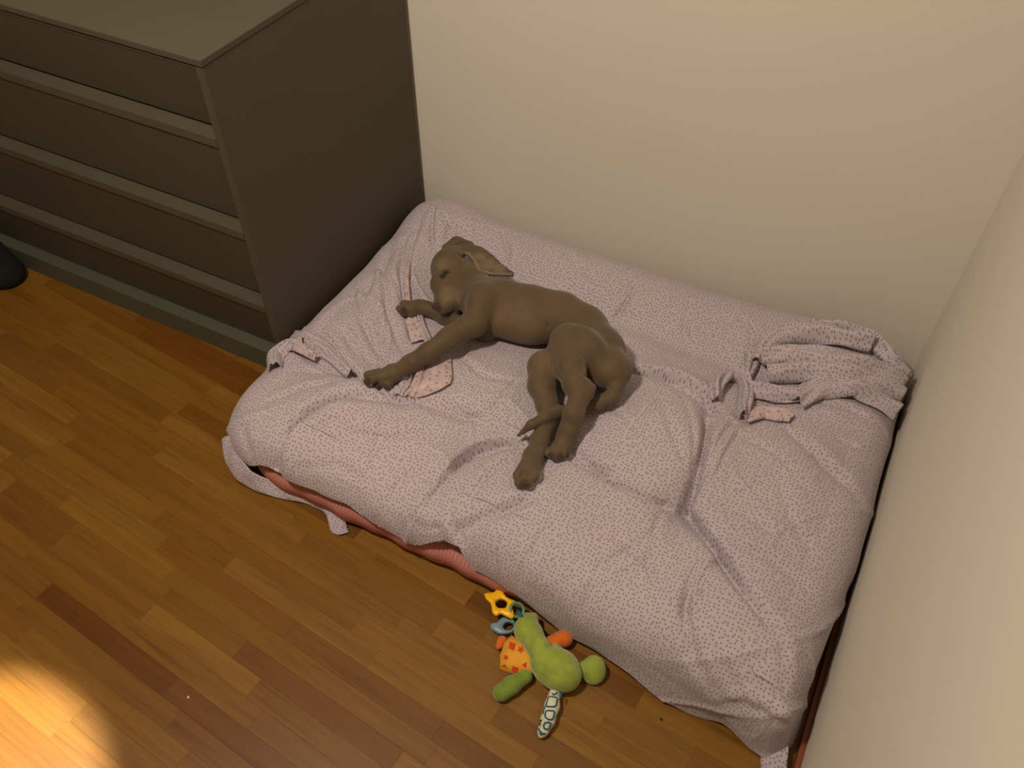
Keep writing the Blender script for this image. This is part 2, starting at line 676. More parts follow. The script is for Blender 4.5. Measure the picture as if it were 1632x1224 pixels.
rows = []
uvs = []
tk = np.linspace(0, 1, NT_) ** 0.9
for t in tk:
    q = CEN + (Pin - CEN) * t
    z = top_h(q[:, 0], q[:, 1])
    rows.append(np.c_[q, z])
    uvs.append(q)
ze = rows[-1][:, 2]
arc = 0.0
prev = rows[-1]
acc = np.zeros(NS)
for i in range(1, NK + 1):
    t = i / NK
    tt = np.minimum(t / 0.45, 1.0)
    zb = 0.078                                               # height of the fullest bulge
    zb_ = np.full(NS, zb)
    ph = tt * np.arccos(np.clip((zhem - zb_) / (ze - zb_), 0, 1))
    off = INR * np.sin(ph)
    z = zb_ + (ze - zb_) * np.cos(ph)
    if t > 0.45 + 1e-9:
        dn = (t - 0.45) / 0.55
        lo = np.maximum(zb_ - zhem, 0.0)
        z = np.maximum(zb_, zhem) - lo * dn
        curl = 0.034 * (dn ** 2) * np.clip(lo / 0.07, 0, 1)
        fl = np.where(P0[:, 0] > -0.62, sm(P0[:, 0], -0.62, -0.40), 0) * front   # hangs freer on the right
        off = off - curl * (1 - fl) + 0.004 * fl * dn
        off = off + dn * 0.006 * np.sin(s0 * 24 + 0.5) * (0.3 + fl)
    q = Pin + N0 * (off[:, None] if isinstance(off, np.ndarray) else off)
    r = np.c_[q, z]
    acc = acc + np.linalg.norm(r - prev, axis=1)
    prev = r
    rows.append(r)
    uvs.append(Pin + N0 * acc[:, None])
V = np.concatenate(rows)
UV = np.concatenate(uvs)
NR = len(rows)
ii = np.arange(NS)
Q = np.concatenate([np.stack([r * NS + ii, (r + 1) * NS + ii, (r + 1) * NS + (ii + 1) % NS, r * NS + (ii + 1) % NS], 1)
                    for r in range(NR - 1)])


def vnormals(V, Q):
    n = np.cross(V[Q[:, 2]] - V[Q[:, 0]], V[Q[:, 3]] - V[Q[:, 1]])
    out = np.zeros_like(V)
    for k in range(4):
        np.add.at(out, Q[:, k], n)
    return out / (np.linalg.norm(out, axis=1)[:, None] + 1e-12)


VN = vnormals(V, Q)
if VN[NS * 50 + 3, 2] < 0:
    Q = Q[:, ::-1].copy()
    VN = -VN
base_bvh = BVHTree.FromPolygons([tuple(v) for v in V], [tuple(q) for q in Q.tolist()])


def hit(bvh, px, py):
    d = ray(px, py)
    h = bvh.ray_cast(Vector(CAMP), Vector(d), 6.0)
    return None if h[0] is None else np.array(h[0])


# folds: (polyline in the photograph's frame laid onto the cloth, depth, width, side bias: + lifts the left bank)
STROKES = [
    ([(633, 855), (660, 825), (688, 796), (726, 745), (757, 720), (790, 711), (832, 713)], 0.011, 0.008, 0.9),
    ([(741, 821), (769, 769), (803, 741), (833, 722)], 0.006, 0.010, 0.3),
    ([(729, 841), (781, 824), (850, 795)], 0.005, 0.010, 0.3),
    ([(890, 726), (920, 738), (950, 752), (974, 772), (1005, 790), (1048, 807), (1090, 824)], 0.013, 0.011, 0.6),
    ([(1127, 672), (1118, 732), (1109, 778), (1092, 822)], 0.020, 0.013, 0.1),
    ([(1094, 815), (1108, 838), (1131, 866), (1160, 905), (1190, 950), (1222, 990)], 0.014, 0.009, 0.7),
    ([(1176, 695), (1149, 741), (1133, 790)], 0.009, 0.007, -0.6),
    ([(1138, 869), (1147, 898), (1131, 911), (1114, 938), (1114, 973), (1121, 1015)], 0.008, 0.006, -0.7),
    ([(1104, 914), (1090, 973), (1100, 1035), (1135, 1098)], 0.006, 0.009, -0.6),
    ([(1105, 830), (1173, 873), (1228, 897), (1287, 938)], 0.006, 0.012, 0.5),
    ([(1156, 1116), (1187, 1115), (1235, 1139), (1254, 1152)], 0.010, 0.006, 0.9),
    ([(1256, 686), (1292, 716), (1335, 758), (1364, 788)], 0.004, 0.011, 0.4),
    ([(1000, 588), (1045, 600), (1080, 608), (1119, 631), (1145, 662)], 0.014, 0.008, 0.7),
    ([(450, 741), (463, 690), (491, 659), (537, 640), (582, 632)], 0.014, 0.009, -0.7),
    ([(470, 700), (520, 680), (580, 655)], 0.005, 0.010, 0.2),
    ([(496, 535), (532, 576), (569, 604), (624, 636), (660, 640)], 0.012, 0.007, 0.7),
    ([(587, 764), (600, 710), (614, 659)], 0.004, 0.010, 0.3),
    ([(693, 334), (688, 372), (690, 395)], 0.008, 0.010, 0.2),
    ([(645, 385), (637, 443), (642, 480), (655, 540)], 0.010, 0.009, -0.5),
    ([(532, 470), (546, 526), (570, 570)], 0.006, 0.011, 0.4),
    ([(1016, 452), (998, 480), (981, 506)], 0.008, 0.007, -0.5),
    ([(840, 382), (835, 420)], 0.004, 0.012, 0.0),
    ([(760, 345), (757, 385)], 0.004, 0.010, 0.3),
    ([(720, 560), (770, 600), (830, 610)], 0.004, 0.012, 0.2),
    ([(715, 820), (725, 845), (738, 868)], 0.008, 0.006, -0.9),
    ([(390, 680), (402, 720), (424, 750)], 0.005, 0.010, 0.4),
    ([(425, 580), (470, 590), (520, 600)], 0.004, 0.012, 0.2),
    ([(800, 640), (770, 665), (735, 670), (690, 660)], 0.004, 0.012, 0.2),
    ([(960, 900), (940, 950), (925, 985)], 0.003, 0.012, 0.2),
    ([(880, 830), (850, 880), (830, 925)], 0.004, 0.012, 0.2),
    ([(1050, 850), (1000, 880), (950, 905)], 0.004, 0.012, 0.2),
    ([(1240, 760), (1260, 830), (1300, 890)], 0.003, 0.014, 0.2),
    ([(1330, 700), (1370, 720), (1400, 735)], 0.004, 0.010, 0.3),
    ([(1240, 1010), (1250, 1060), (1240, 1110)], 0.006, 0.010, 0.3),
    ([(1050, 640), (1070, 700), (1090, 760)], 0.005, 0.012, 0.2),
    ([(1085, 640), (1100, 700), (1100, 760)], 0.005, 0.009, 0.2),
    ([(1165, 680), (1140, 715), (1122, 770), (1105, 815)], 0.010, 0.010, -0.5),
    ([(840, 590), (815, 615), (790, 650)], 0.004, 0.009, 0.4),
    ([(850, 720), (838, 690), (800, 672)], 0.005, 0.008, 0.4),
    ([(900, 735), (870, 760), (830, 800)], 0.004, 0.009, -0.3),
    ([(1010, 690), (1040, 650), (1060, 630)], 0.004, 0.011, 0.2),
    ([(1060, 800), (1040, 840), (1035, 890)], 0.004, 0.010, 0.3),
    ([(1180, 700), (1230, 720), (1290, 790)], 0.004, 0.011, 0.3),
    ([(560, 690), (620, 700), (690, 690)], 0.004, 0.010, 0.3),
    ([(480, 745), (540, 740), (590, 770)], 0.004, 0.010, 0.3),
    ([(430, 640), (470, 625), (530, 615)], 0.005, 0.010, 0.4),
    ([(600, 440), (580, 480), (585, 530)], 0.005, 0.010, 0.3),
    ([(670, 360), (655, 400), (650, 450)], 0.006, 0.009, 0.3),
    ([(1100, 480), (1090, 520), (1100, 570)], 0.004, 0.011, 0.3),
    ([(900, 400), (930, 440), (985, 470)], 0.003, 0.012, 0.3),
    ([(1180, 505), (1200, 530), (1195, 560)], 0.005, 0.010, 0.3),
    ([(1300, 640), (1350, 650), (1410, 690)], 0.006, 0.009, 0.5),
    ([(1200, 960), (1240, 1000), (1280, 1020)], 0.004, 0.010, 0.3),
    ([(1130, 1020), (1160, 1070), (1190, 1110)], 0.005, 0.010, 0.3),
    ([(660, 830), (690, 840), (712, 838)], 0.005, 0.007, 0.4),
    ([(562, 458), (572, 505), (600, 560), (640, 600)], 0.007, 0.009, 0.5),
    ([(622, 392), (610, 440), (615, 500), (640, 560)], 0.008, 0.010, -0.4),
    ([(600, 425), (630, 450), (640, 500)], 0.005, 0.008, 0.4),
    ([(500, 522), (530, 548), (562, 592)], 0.007, 0.008, 0.5),
    ([(470, 560), (520, 592), (590, 622)], 0.006, 0.008, 0.4),
    ([(520, 492), (560, 530), (590, 585)], 0.006, 0.009, 0.3),
    ([(600, 830), (630, 780), (690, 725)], 0.005, 0.009, 0.4),
    ([(800, 850), (790, 890), (800, 930)], 0.004, 0.009, 0.3),
    ([(700, 340), (715, 365), (712, 385)], 0.006, 0.008, 0.3),
    ([(800, 372), (812, 400), (806, 425)], 0.005, 0.009, 0.3),
    ([(930, 640), (980, 655), (1030, 700)], 0.004, 0.010, 0.3),
    ([(980, 860), (1030, 900), (1060, 960)], 0.004, 0.010, 0.3),
    ([(1180, 820), (1230, 850), (1290, 860)], 0.004, 0.010, 0.3),
    ([(880, 700), (960, 755), (1090, 822)], 0.018, 0.030, 0.1),
    ([(1130, 650), (1105, 760), (1092, 822), (1150, 890), (1222, 990)], 0.022, 0.032, 0.0),
    ([(633, 860), (690, 790), (750, 725), (840, 712)], 0.015, 0.028, 0.2),
    ([(440, 745), (470, 680), (540, 640), (640, 642)], 0.015, 0.026, -0.1),
    ([(990, 585), (1060, 605), (1150, 665)], 0.012, 0.026, 0.3),
    ([(650, 640), (720, 655), (800, 690)], 0.010, 0.026, 0.1),
    ([(735, 850), (800, 815), (860, 790)], 0.009, 0.024, 0.1),
    ([(1000, 450), (975, 520)], 0.009, 0.024, 0.0),
    ([(1120, 900), (1090, 980), (1110, 1060)], 0.009, 0.022, -0.2),
    ([(1250, 680), (1310, 740), (1370, 800)], 0.007, 0.024, 0.3),
    ([(480, 520), (540, 585), (640, 640)], 0.011, 0.022, 0.3),
]


def strokes(V, N, items, bvh):
    disp = np.zeros(len(V))
    for pts, amp, wd, bias in items:
        w3 = [hit(bvh, *p) for p in pts]
        w3 = [p for p in w3 if p is not None]
        if len(w3) < 2:
            continue
        w3 = np.array(w3)
        L = np.r_[0, np.cumsum(np.linalg.norm(np.diff(w3, axis=0), axis=1))]
        s = np.linspace(0, L[-1], 48)
        # smooth resample
        C = np.stack([np.interp(s, L, w3[:, i]) for i in range(3)], 1)
        for _ in range(6):
            C[1:-1] = 0.25 * C[:-2] + 0.5 * C[1:-1] + 0.25 * C[2:]
        tp = np.sin(np.linspace(0.06, 1, 48) * math.pi * 0.96) ** 0.6
        pad = 6 * wd
        sel = np.where(np.all((V > C.min(0) - pad) & (V < C.max(0) + pad), axis=1))[0]
        if not len(sel):
            continue
        best = np.full(len(sel), 1e9)
        side = np.zeros(len(sel))
        tap = np.zeros(len(sel))
        X = V[sel]
        T = np.gradient(C, axis=0)
        T /= np.linalg.norm(T, axis=1)[:, None]
        for i in range(48):
            dv = X - C[i]
            along = dv @ T[i]
            dd = np.linalg.norm(dv, axis=1)
            b = dd < best
            best[b] = dd[b]
            side[b] = np.einsum('ij,ij->i', np.cross(np.broadcast_to(T[i], dv[b].shape), dv[b]), N[sel][b])
            tap[b] = tp[i]
        sg = np.sign(side) * best
        ab = np.abs(sg)
        b2 = np.where(sg > 0, 0.75 + 0.75 * bias, 0.75 - 0.75 * bias)
        f = -0.75 * np.exp(-(ab / (0.75 * wd)) ** 1.5) + b2 * np.exp(-(ab / (2.6 * wd)) ** 2) * (1 - np.exp(-(ab / (0.55 * wd)) ** 1.3))
        disp[sel] += amp * tap * f
    return disp


disp = 1.5 * strokes(V, VN, STROKES, base_bvh)
disp = 0.030 * np.tanh(disp / 0.030)
dg = disp.reshape(NR, NS)
for _ in range(2):
    dg = 0.25 * np.roll(dg, 1, 1) + 0.5 * dg + 0.25 * np.roll(dg, -1, 1)
    dg[1:-1] = 0.25 * dg[:-2] + 0.5 * dg[1:-1] + 0.25 * dg[2:]
disp = dg.reshape(-1)
disp += 0.0012 * wob(V[:, 0] * 1.0 + V[:, 2], V[:, 1] + V[:, 2], 28.0, 16, 7)
for fr, am, o1, o2 in ((7.0, 0.0060, 21, 3), (12.0, 0.0040, 5, 30)):
    rid = 1 - np.abs(np.sin(2.0 * wob(UV[:, 0], UV[:, 1], fr, 9, o1) + 1.0))
    disp += am * (rid ** 7) * np.clip(0.4 + 0.8 * wob(UV[:, 0], UV[:, 1], 6.0, 8, o2), 0, 1)
V = V + VN * disp[:, None]
V[:, 2] = np.maximum(V[:, 2], 0.002)
V[:, 0] = np.minimum(V[:, 0], -0.006)
V[:, 1] = np.minimum(V[:, 1], -0.008)
sheet_bvh = BVHTree.FromPolygons([tuple(v) for v in V], [tuple(q) for q in Q.tolist()])


def ground(x, y):
    h = sheet_bvh.ray_cast(Vector((x, y, 1.0)), Vector((0, 0, -1)), 2.0)
    return 0.0 if h[0] is None else h[0][2]


def OS(px, py, h):
    """point seen at (px, py) that sits h above the sheet."""
    d = ray(px, py)
    lo, hi = 0.8, 2.6
    ts = np.linspace(1.0, 2.5, 120)
    prev = None
    for t in ts:
        p = CAMP + d * t
        f = p[2] - ground(p[0], p[1]) - h
        if f < 0:
            a, b = t - (ts[1] - ts[0]), t
            for _ in range(14):
                mth = 0.5 * (a + b)
                p = CAMP + d * mth
                if p[2] - ground(p[0], p[1]) - h < 0:
                    b = mth
                else:
                    a = mth
            return CAMP + d * b
    return PZ(px, py, 0.16 + h)


def sheet_mat():
    t = NT('dotted_cotton')
    uv = t.n('ShaderNodeUVMap')
    uv.uv_map = 'flat'
    vo = t.n('ShaderNodeTexVoronoi', voronoi_dimensions='2D')
    vo.inputs['Scale'].default_value = 140.0
    vo.inputs['Randomness'].default_value = 0.62
    t.l(uv.outputs[0], vo.inputs['Vector'])
    dots = t.ramp(vo.outputs['Distance'], [(0.17, (1, 1, 1, 1)), (0.29, (0, 0, 0, 1))])
    big = noise(t, uv.outputs[0], 3.0, 3.0)
    bg = t.ramp(big, [(0.3, srgb(184, 172, 180)), (0.7, srgb(191, 178, 184))])
    c = t.mix(dots, bg, srgb(142, 122, 133))
    t.base(c)
    t.set(Roughness=0.85, Sheen_Weight=0.15, Sheen_Roughness=0.5)
    fine = noise(t, uv.outputs[0], 38.0, 4.0)
    t.bump(fine, 0.5, 0.005)
    return t.m


M_sheet = sheet_mat()
sheet = empty('bed_sheet', (-0.65, -0.5, 0.0))
tag(sheet, 'crumpled mauve dotted cotton sheet draped over the dog bed', 'sheet')
fast_mesh('cloth', V, Q, M_sheet, sheet, UV)

# mattress underneath: pink gingham cover


def gingham():
    t = NT('pink_gingham')
    co = t.n('ShaderNodeTexCoord').outputs['Object']
    ck = t.n('ShaderNodeTexChecker')
    ck.inputs['Scale'].default_value = 260.0
    t.l(co, ck.inputs['Vector'])
    ck.inputs['Color1'].default_value = srgb(204, 140, 128)
    ck.inputs['Color2'].default_value = srgb(180, 104, 97)
    t.base(ck.outputs[0])
    t.set(Roughness=0.85)
    t.bump(noise(t, co, 30.0, 3.0), 0.3, 0.004)
    return t.m


M_pink = gingham()
bed = empty('dog_bed', (-0.65, -0.47, 0.0))
tag(bed, 'thick dog bed cushion with pink gingham cover under the dotted sheet', 'dog bed')
Pm, Nm, sm_ = rounded([(-1.215, -0.902, 0.12), (-0.085, -0.908, 0.08), (-0.07, -0.07, 0.08), (-1.235, -0.07, 0.08)], 400)
mr = []
for off, z in [(-0.3, 0.004), (-0.05, 0.004), (-0.012, 0.008), (0.004, 0.022), (0.009, 0.045), (0.008, 0.066), (-0.006, 0.080), (-0.035, 0.088), (-0.12, 0.090), (-0.3, 0.090)]:
    w_ = 0.002 * np.sin(sm_ * 40) + 0.0015 * np.sin(sm_ * 90 + 2)
    mr.append(np.c_[Pm + Nm * (off + w_)[:, None], np.full(400, z)])
mV = np.concatenate(mr)
i4 = np.arange(400)
mQ = np.concatenate([np.stack([r * 400 + i4, r * 400 + (i4 + 1) % 400, (r + 1) * 400 + (i4 + 1) % 400, (r + 1) * 400 + i4], 1) for r in range(len(mr) - 1)])
fast_mesh('cushion', mV, mQ, M_pink, bed)

# ------------------------------------------------------------------ loose folds of the sheet


def ribbon(name, path, widths, mat, parent, lift=0.006, curl=0.01, nseg=60, ncross=12, wav=0.004, seed=0, twist=0.0, heights=None):
    """strip of cloth lying along a path on the sheet, with an arched, wavy section."""
    r = np.random.default_rng(seed)
    pts = np.array([OS(p[0], p[1], (heights[i] if heights else lift)) for i, p in enumerate(path)])
    L = np.r_[0, np.cumsum(np.linalg.norm(np.diff(pts, axis=0), axis=1))]
    s = np.linspace(0, L[-1], nseg)
    C = np.stack([np.interp(s, L, pts[:, i]) for i in range(3)], 1)
    for _ in range(8):
        C[1:-1] = 0.25 * C[:-2] + 0.5 * C[1:-1] + 0.25 * C[2:]
    Wd = np.interp(s, L, widths)
    T = np.gradient(C, axis=0)
    T /= np.linalg.norm(T, axis=1)[:, None]
    up = np.array([0, 0, 1.0])
    B = np.cross(T, up)
    B /= np.linalg.norm(B, axis=1)[:, None]
    Nn = np.cross(B, T)
    ph = r.uniform(0, 6.28, 4)
    Vv, U = [], []
    for i in range(nseg):
        for j in range(ncross + 1):
            a = j / ncross * 2 - 1
            h = curl * (1 - a * a) + wav * math.sin(6.0 * a + ph[0] + 25 * s[i]) + wav * 0.6 * math.sin(70 * s[i] + ph[1] + 3 * a)
            tw = twist * math.sin(3 * s[i] / max(L[-1], 1e-3) + ph[2])
            p = C[i] + B[i] * (a * Wd[i] / 2 * math.cos(tw)) + Nn[i] * (h + a * Wd[i] / 2 * math.sin(tw))
            p[2] = max(p[2], ground(p[0], p[1]) + 0.0012, 0.002)
            p[0] = min(p[0], -0.004)
            if p[1] > -0.65:
                p[0] = max(p[0], -1.283)
            Vv.append(p)
            U.append((s[i] + seed * 0.13, a * Wd[i] / 2 * 1.2))
    Qd = [(i * (ncross + 1) + j, i * (ncross + 1) + j + 1, (i + 1) * (ncross + 1) + j + 1, (i + 1) * (ncross + 1) + j)
          for i in range(nseg - 1) for j in range(ncross)]
    o = fast_mesh(name, np.array(Vv), np.array(Qd), mat, parent, np.array(U))
    sd = o.modifiers.new('thickness', 'SOLIDIFY')
    sd.thickness = 0.0016
    sd.offset = 1.0
    return o


def floral():
    t = NT('pink_floral_lining')
    uv = t.n('ShaderNodeUVMap')
    uv.uv_map = 'flat'
    v1 = t.n('ShaderNodeTexVoronoi', voronoi_dimensions='2D')
    v1.inputs['Scale'].default_value = 60.0
    t.l(uv.outputs[0], v1.inputs['Vector'])
    f1 = t.ramp(v1.outputs['Distance'], [(0.16, (1, 1, 1, 1)), (0.24, (0, 0, 0, 1))])
    n1 = noise(t, uv.outputs[0], 45.0, 3.0)
    bg = t.ramp(n1, [(0.40, srgb(200, 178, 178)), (0.52, srgb(188, 166, 170)), (0.62, srgb(206, 186, 180))])
    t.base(t.mix(f1, bg, srgb(160, 136, 148)))
    t.set(Roughness=0.85)
    return t.m


M_floral = floral()

# heaped folds in the corner by the back wall
heap = [
    ([(1205, 580), (1215, 555), (1250, 535), (1300, 533), (1350, 545), (1385, 555)], [.03, .04, .05, .05, .04, .03], .030),
    ([(1290, 522), (1340, 525), (1385, 540), (1415, 575), (1438, 602)], [.02, .03, .035, .03, .02], .022),
    ([(1215, 575), (1260, 568), (1310, 575), (1370, 585), (1436, 608)], [.03, .05, .06, .06, .03], .028),
    ([(1225, 600), (1290, 590), (1350, 600), (1432, 625)], [.04, .05, .06, .05], .026),
    ([(1270, 645), (1300, 618), (1360, 608), (1425, 655)], [.03, .06, .07, .06], .018),
    ([(1140, 640), (1140, 615), (1160, 596), (1185, 600), (1190, 630), (1182, 668)], [.02, .03, .03, .03, .03, .02], .018),
    ([(1190, 600), (1200, 575), (1195, 560)], [.02, .03, .02], .012),
    ([(1190, 620), (1235, 628), (1280, 632)], [.03, .045, .03], .012),
]
for i, (pa, wi, cu) in enumerate(heap):
    ribbon('heaped_fold', pa, wi, M_sheet, sheet, lift=0.010, curl=cu, seed=20 + i, wav=0.005)
ribbon('lining_edge', [(1185, 668), (1215, 655), (1250, 662), (1262, 668)], [.025, .035, .035, .02], M_floral, sheet, lift=0.008, curl=0.006, seed=33, wav=0.002)
ribbon('lining_edge', [(1235, 575), (1260, 560), (1295, 565), (1320, 577)], [.015, .035, .03, .015], M_floral, sheet, lift=0.024, curl=0.006, seed=34, wav=0.003)

# folds at the drawer-side corner
for i, (pa, wi, cu) in enumerate([
    ([(438, 588), (440, 568), (462, 552), (488, 550)], [.03, .04, .04, .03], .016),
    ([(450, 562), (460, 542), (484, 538), (520, 560), (560, 600)], [.03, .04, .04, .035, .02], .014),
]):
    ribbon('heaped_fold', pa, wi, M_sheet, sheet, lift=0.006, curl=cu, seed=50 + i, wav=0.003)
ribbon('lining_edge', [(448, 552), (475, 552), (505, 572)], [.012, .028, .012], M_floral, sheet, lift=0.018, curl=0.005, seed=55, wav=0.002)
# pink floral lining turned out beside the forepaws
ribbon('lining_edge', [(652, 418), (648, 450), (650, 480), (655, 510), (668, 545)], [.008, .010, .012, .026, .034], M_floral, sheet, lift=0.004, curl=0.004, seed=61, wav=0.001)
ribbon('lining_edge', [(668, 500), (676, 530), (684, 548)], [.012, .018, .014], M_sheet, sheet, lift=0.006, curl=0.006, seed=62, wav=0.002)
ribbon('lining_edge', [(672, 590), (662, 615), (652, 634)], [.016, .022, .018], M_floral, sheet, lift=0.006, curl=0.006, seed=63, wav=0.002)
ribbon('lining_edge', [(650, 590), (642, 612), (634, 632)], [.03, .03, .02], M_sheet, sheet, lift=0.005, curl=0.008, seed=64, wav=0.002)
# flat floral tab with rounded corners
tab = [(688, 560), (700, 554), (714, 553), (719, 560), (720, 585), (721, 602), (718, 611), (700, 622), (675, 632), (664, 634), (662, 627), (668, 605), (678, 580)]
tp3 = np.array([OS(x, y, 0.007) for x, y in tab])
cen = tp3.mean(0)
tv, tf, tu = [cen + [0, 0, 0.003]], [], [cen[:2]]
for ring in (0.5, 1.0):
    for p in tp3:
        q = cen + (p - cen) * ring
        q[2] = max(q[2], ground(q[0], q[1]) + 0.003)
        tv.append(q)
        tu.append(q[:2])
nt = len(tp3)
bmv = [tuple(v) for v in tv]
fc = [(0, 1 + i, 1 + (i + 1) % nt) for i in range(nt)] + [(1 + i, 1 + nt + i, 1 + nt + (i + 1) % nt, 1 + (i + 1) % nt) for i in range(nt)]
tabo = mesh_obj('lining_tab', bmv, fc, M_floral, sheet)
ul = tabo.data.uv_layers.new(name='flat')
for lp in tabo.data.loops:
    ul.data[lp.index].uv = tu[lp.vertex_index]
sd = tabo.modifiers.new('thickness', 'SOLIDIFY')
sd.thickness = 0.002

# hem trailing on the floor along the front-left corner


def floor_strip(name, outer, inner, zo, zi, mat, parent, n=70, seed=0, wav=0.003):
    a = np.array([PZ(x, y, z) for (x, y), z in zip(outer, zo)])
    b = np.array([PZ(x, y, z) for (x, y), z in zip(inner, zi)])

    def rs(p):
        L = np.r_[0, np.cumsum(np.linalg.norm(np.diff(p, axis=0), axis=1))]
        s = np.linspace(0, L[-1], n)
        C = np.stack([np.interp(s, L, p[:, i]) for i in range(3)], 1)
        for _ in range(4):
            C[1:-1] = 0.25 * C[:-2] + 0.5 * C[1:-1] + 0.25 * C[2:]
        return C
    A, B = rs(a), rs(b)
    r = np.random.default_rng(seed)
    ph = r.uniform(0, 6, 3)
    nc = 8
    Vv, U = [], []
    for i in range(n):
        for j in range(nc + 1):
            t = j / nc
            p = A[i] * (1 - t) + B[i] * t
            p = p + np.array([0, -0.6, 0.5]) * (0.004 * math.sin(math.pi * t)) + np.array([0, -.5, .8]) * wav * math.sin(i * 0.45 + 4 * t + ph[0]) * math.sin(math.pi * t * 0.8 + 0.3)
            p[2] = max(p[2], 0.0015)
            Vv.append(p)
            U.append((i * np.linalg.norm(A[-1] - A[0]) * 1.2 / n + seed, t * np.linalg.norm(A[i] - B[i])))
    Qd = [(i * (nc + 1) + j, i * (nc + 1) + j + 1, (i + 1) * (nc + 1) + j + 1, (i + 1) * (nc + 1) + j) for i in range(n - 1) for j in range(nc)]
    o = fast_mesh(name, np.array(Vv), np.array(Qd)[:, ::-1], mat, parent, np.array(U))
    sd = o.modifiers.new('thickness', 'SOLIDIFY')
    sd.thickness = 0.0014
    return o


floor_strip('trailing_hem',
            [(353, 700), (357, 735), (375, 765), (405, 783), (445, 795), (490, 803), (520, 818), (527, 850), (540, 853)],
            [(372, 690), (380, 725), (400, 752), (430, 765), (460, 775), (495, 785), (525, 800), (548, 822), (556, 848)],
            [.05, .03, .012, .006, .004, .004, .004, .003, .003],
            [.07, .065, .05, .03, .025, .022, .02, .014, .004], M_sheet, sheet, seed=3)
floor_strip('trailing_hem',
            [(1150, 1140), (1178, 1160), (1206, 1176), (1212, 1205), (1212, 1245)],
            [(1190, 1110), (1235, 1125), (1258, 1145), (1258, 1175), (1252, 1245)],
            [.02, .012, .006, .003, .003], [.05, .05, .045, .035, .02], M_sheet, sheet, seed=5)

# ------------------------------------------------------------------ the puppy: one continuous skin
D = SDF((-1.16, -0.92, 0.10), (-0.50, -0.12, 0.34), 0.0028)
up = np.array([0, 0, 1.0])


def A(px, py, h):
    return OS(px, py, h)


# trunk: neck base -> chest -> loin -> rump
tr_px = [(768, 478, .060, .044), (800, 485, .056, .052), (845, 497, .055, .055), (892, 506, .054, .053), (928, 526, .054, .052), (955, 560, .052, .050), (965, 585, .046, .042)]
tr = [A(x, y, h) for x, y, h, r in tr_px]
D.chain(tr, [q[3] for q in tr_px], 0.02)
# deep chest and tucked belly
D.ell(A(800, 500, .050), [tr[2] - tr[0], up], (0.070, 0.046, 0.058), 0.02)
D.ell(A(838, 520, .042), [tr[3] - tr[1], up], (0.060, 0.038, 0.040), 0.02)
# neck
hd = A(724, 432, .058)
D.chain([tr[0], A(752, 452, .055), hd], [.044, .038, .036], 0.02)
# skull
D.ell(A(717, 427, .058), [A(712, 470, .05) - A(735, 410, .05), up], (0.052, 0.045, 0.044), 0.012)
D.ell(A(738, 440, .050), [A(712, 470, .05) - A(735, 410, .05), up], (0.036, 0.034, 0.034), 0.012)
# muzzle
mz0, mz1 = A(712, 456, .060), A(707, 489, .052)
D.cone(mz0, mz1, 0.030, 0.0215, 0.014)
D.cone(A(724, 452, .054), A(721, 485, .046), 0.031, 0.0225, 0.014)
D.cone(A(725, 485, .036), A(708, 500, .032), 0.018, 0.013, 0.008)      # lower jaw and lip
nose = A(694, 489, .052)
D.ell(A(697, 489, .052), [RT, UP], (0.0105, 0.0095, 0.010), 0.004)
# brow and closed eyes
D.ell(A(700, 452, .066), [RT, UP], (0.020, 0.024, 0.018), 0.014)
# far ear folded behind the skull
D.chain([A(712, 396, .060), A(728, 388, .062), A(748, 392, .058)], [.012, .016, .012], 0.006)
# near ear: thin flap thrown back over the neck
e_top = [(733, 394, .080), (748, 392, .088), (766, 395, .092), (784, 408, .090), (800, 424, .084), (817, 436, .076)]
e_bot = [(737, 401, .078), (748, 406, .088), (757, 417, .093), (763, 431, .088), (786, 437, .082), (816, 438, .075)]


def along(pts, t):
    a = np.array(pts, float)
    i = np.linspace(0, 1, len(a))
    return [float(np.interp(t, i, a[:, k])) for k in range(3)]


for t in np.linspace(0, 1, 34):
    a_, b_ = A(*along(e_top, t)), A(*along(e_bot, t))
    mid = 0.5 * (a_ + b_) - up * 0.0035
    D.cone(a_, mid, 0.0042, 0.0034, 0.003)
    D.cone(mid, b_, 0.0034, 0.0046, 0.003)
D.chain([A(722, 402, .080), A(738, 398, .080)], [0.014, 0.010], 0.010)

# left (upper) foreleg: shoulder, upper arm, forearm, paw
sh = A(772, 474, .088)
D.ell(A(765, 485, .078), [A(760, 515, .06) - A(775, 460, .06), up], (0.050, 0.036, 0.026), 0.014)
el = A(757, 517, .062)
D.cone(sh, el, 0.032, 0.026, 0.016)
fore = [(752, 516, .062, .027), (716, 539, .053, .0225), (682, 562, .044, .0190), (653, 580, .035, .0180), (629, 595, .029, .0168)]
fp = [A(x, y, h) for x, y, h, r in fore]
D.chain(fp, [q[3] for q in fore], 0.012)
D.ell(A(665, 585, .022), [RT, UP], (0.010, 0.008, 0.010), 0.008)        # carpal pad


def paw(wr, toes, base_r, toe_r, pad=None):
    """a paw: metacarpal pad plus four separate toes."""
    c = np.mean([A(*t) for t in toes], axis=0)
    D.cone(wr, wr + (c - wr) * 0.5, base_r, base_r * 0.98, 0.010)
    for t in toes:
        e = A(*t)
        st = wr + (c - wr) * 0.40 + (e - c) * 0.7
        D.cone(st, e, toe_r * 0.95, toe_r * 1.05, 0.0025)


paw(A(624, 594, .026), [(586, 598, .022), (586, 608, .016), (600, 613, .014), (616, 614, .013)], 0.0175, 0.0088)
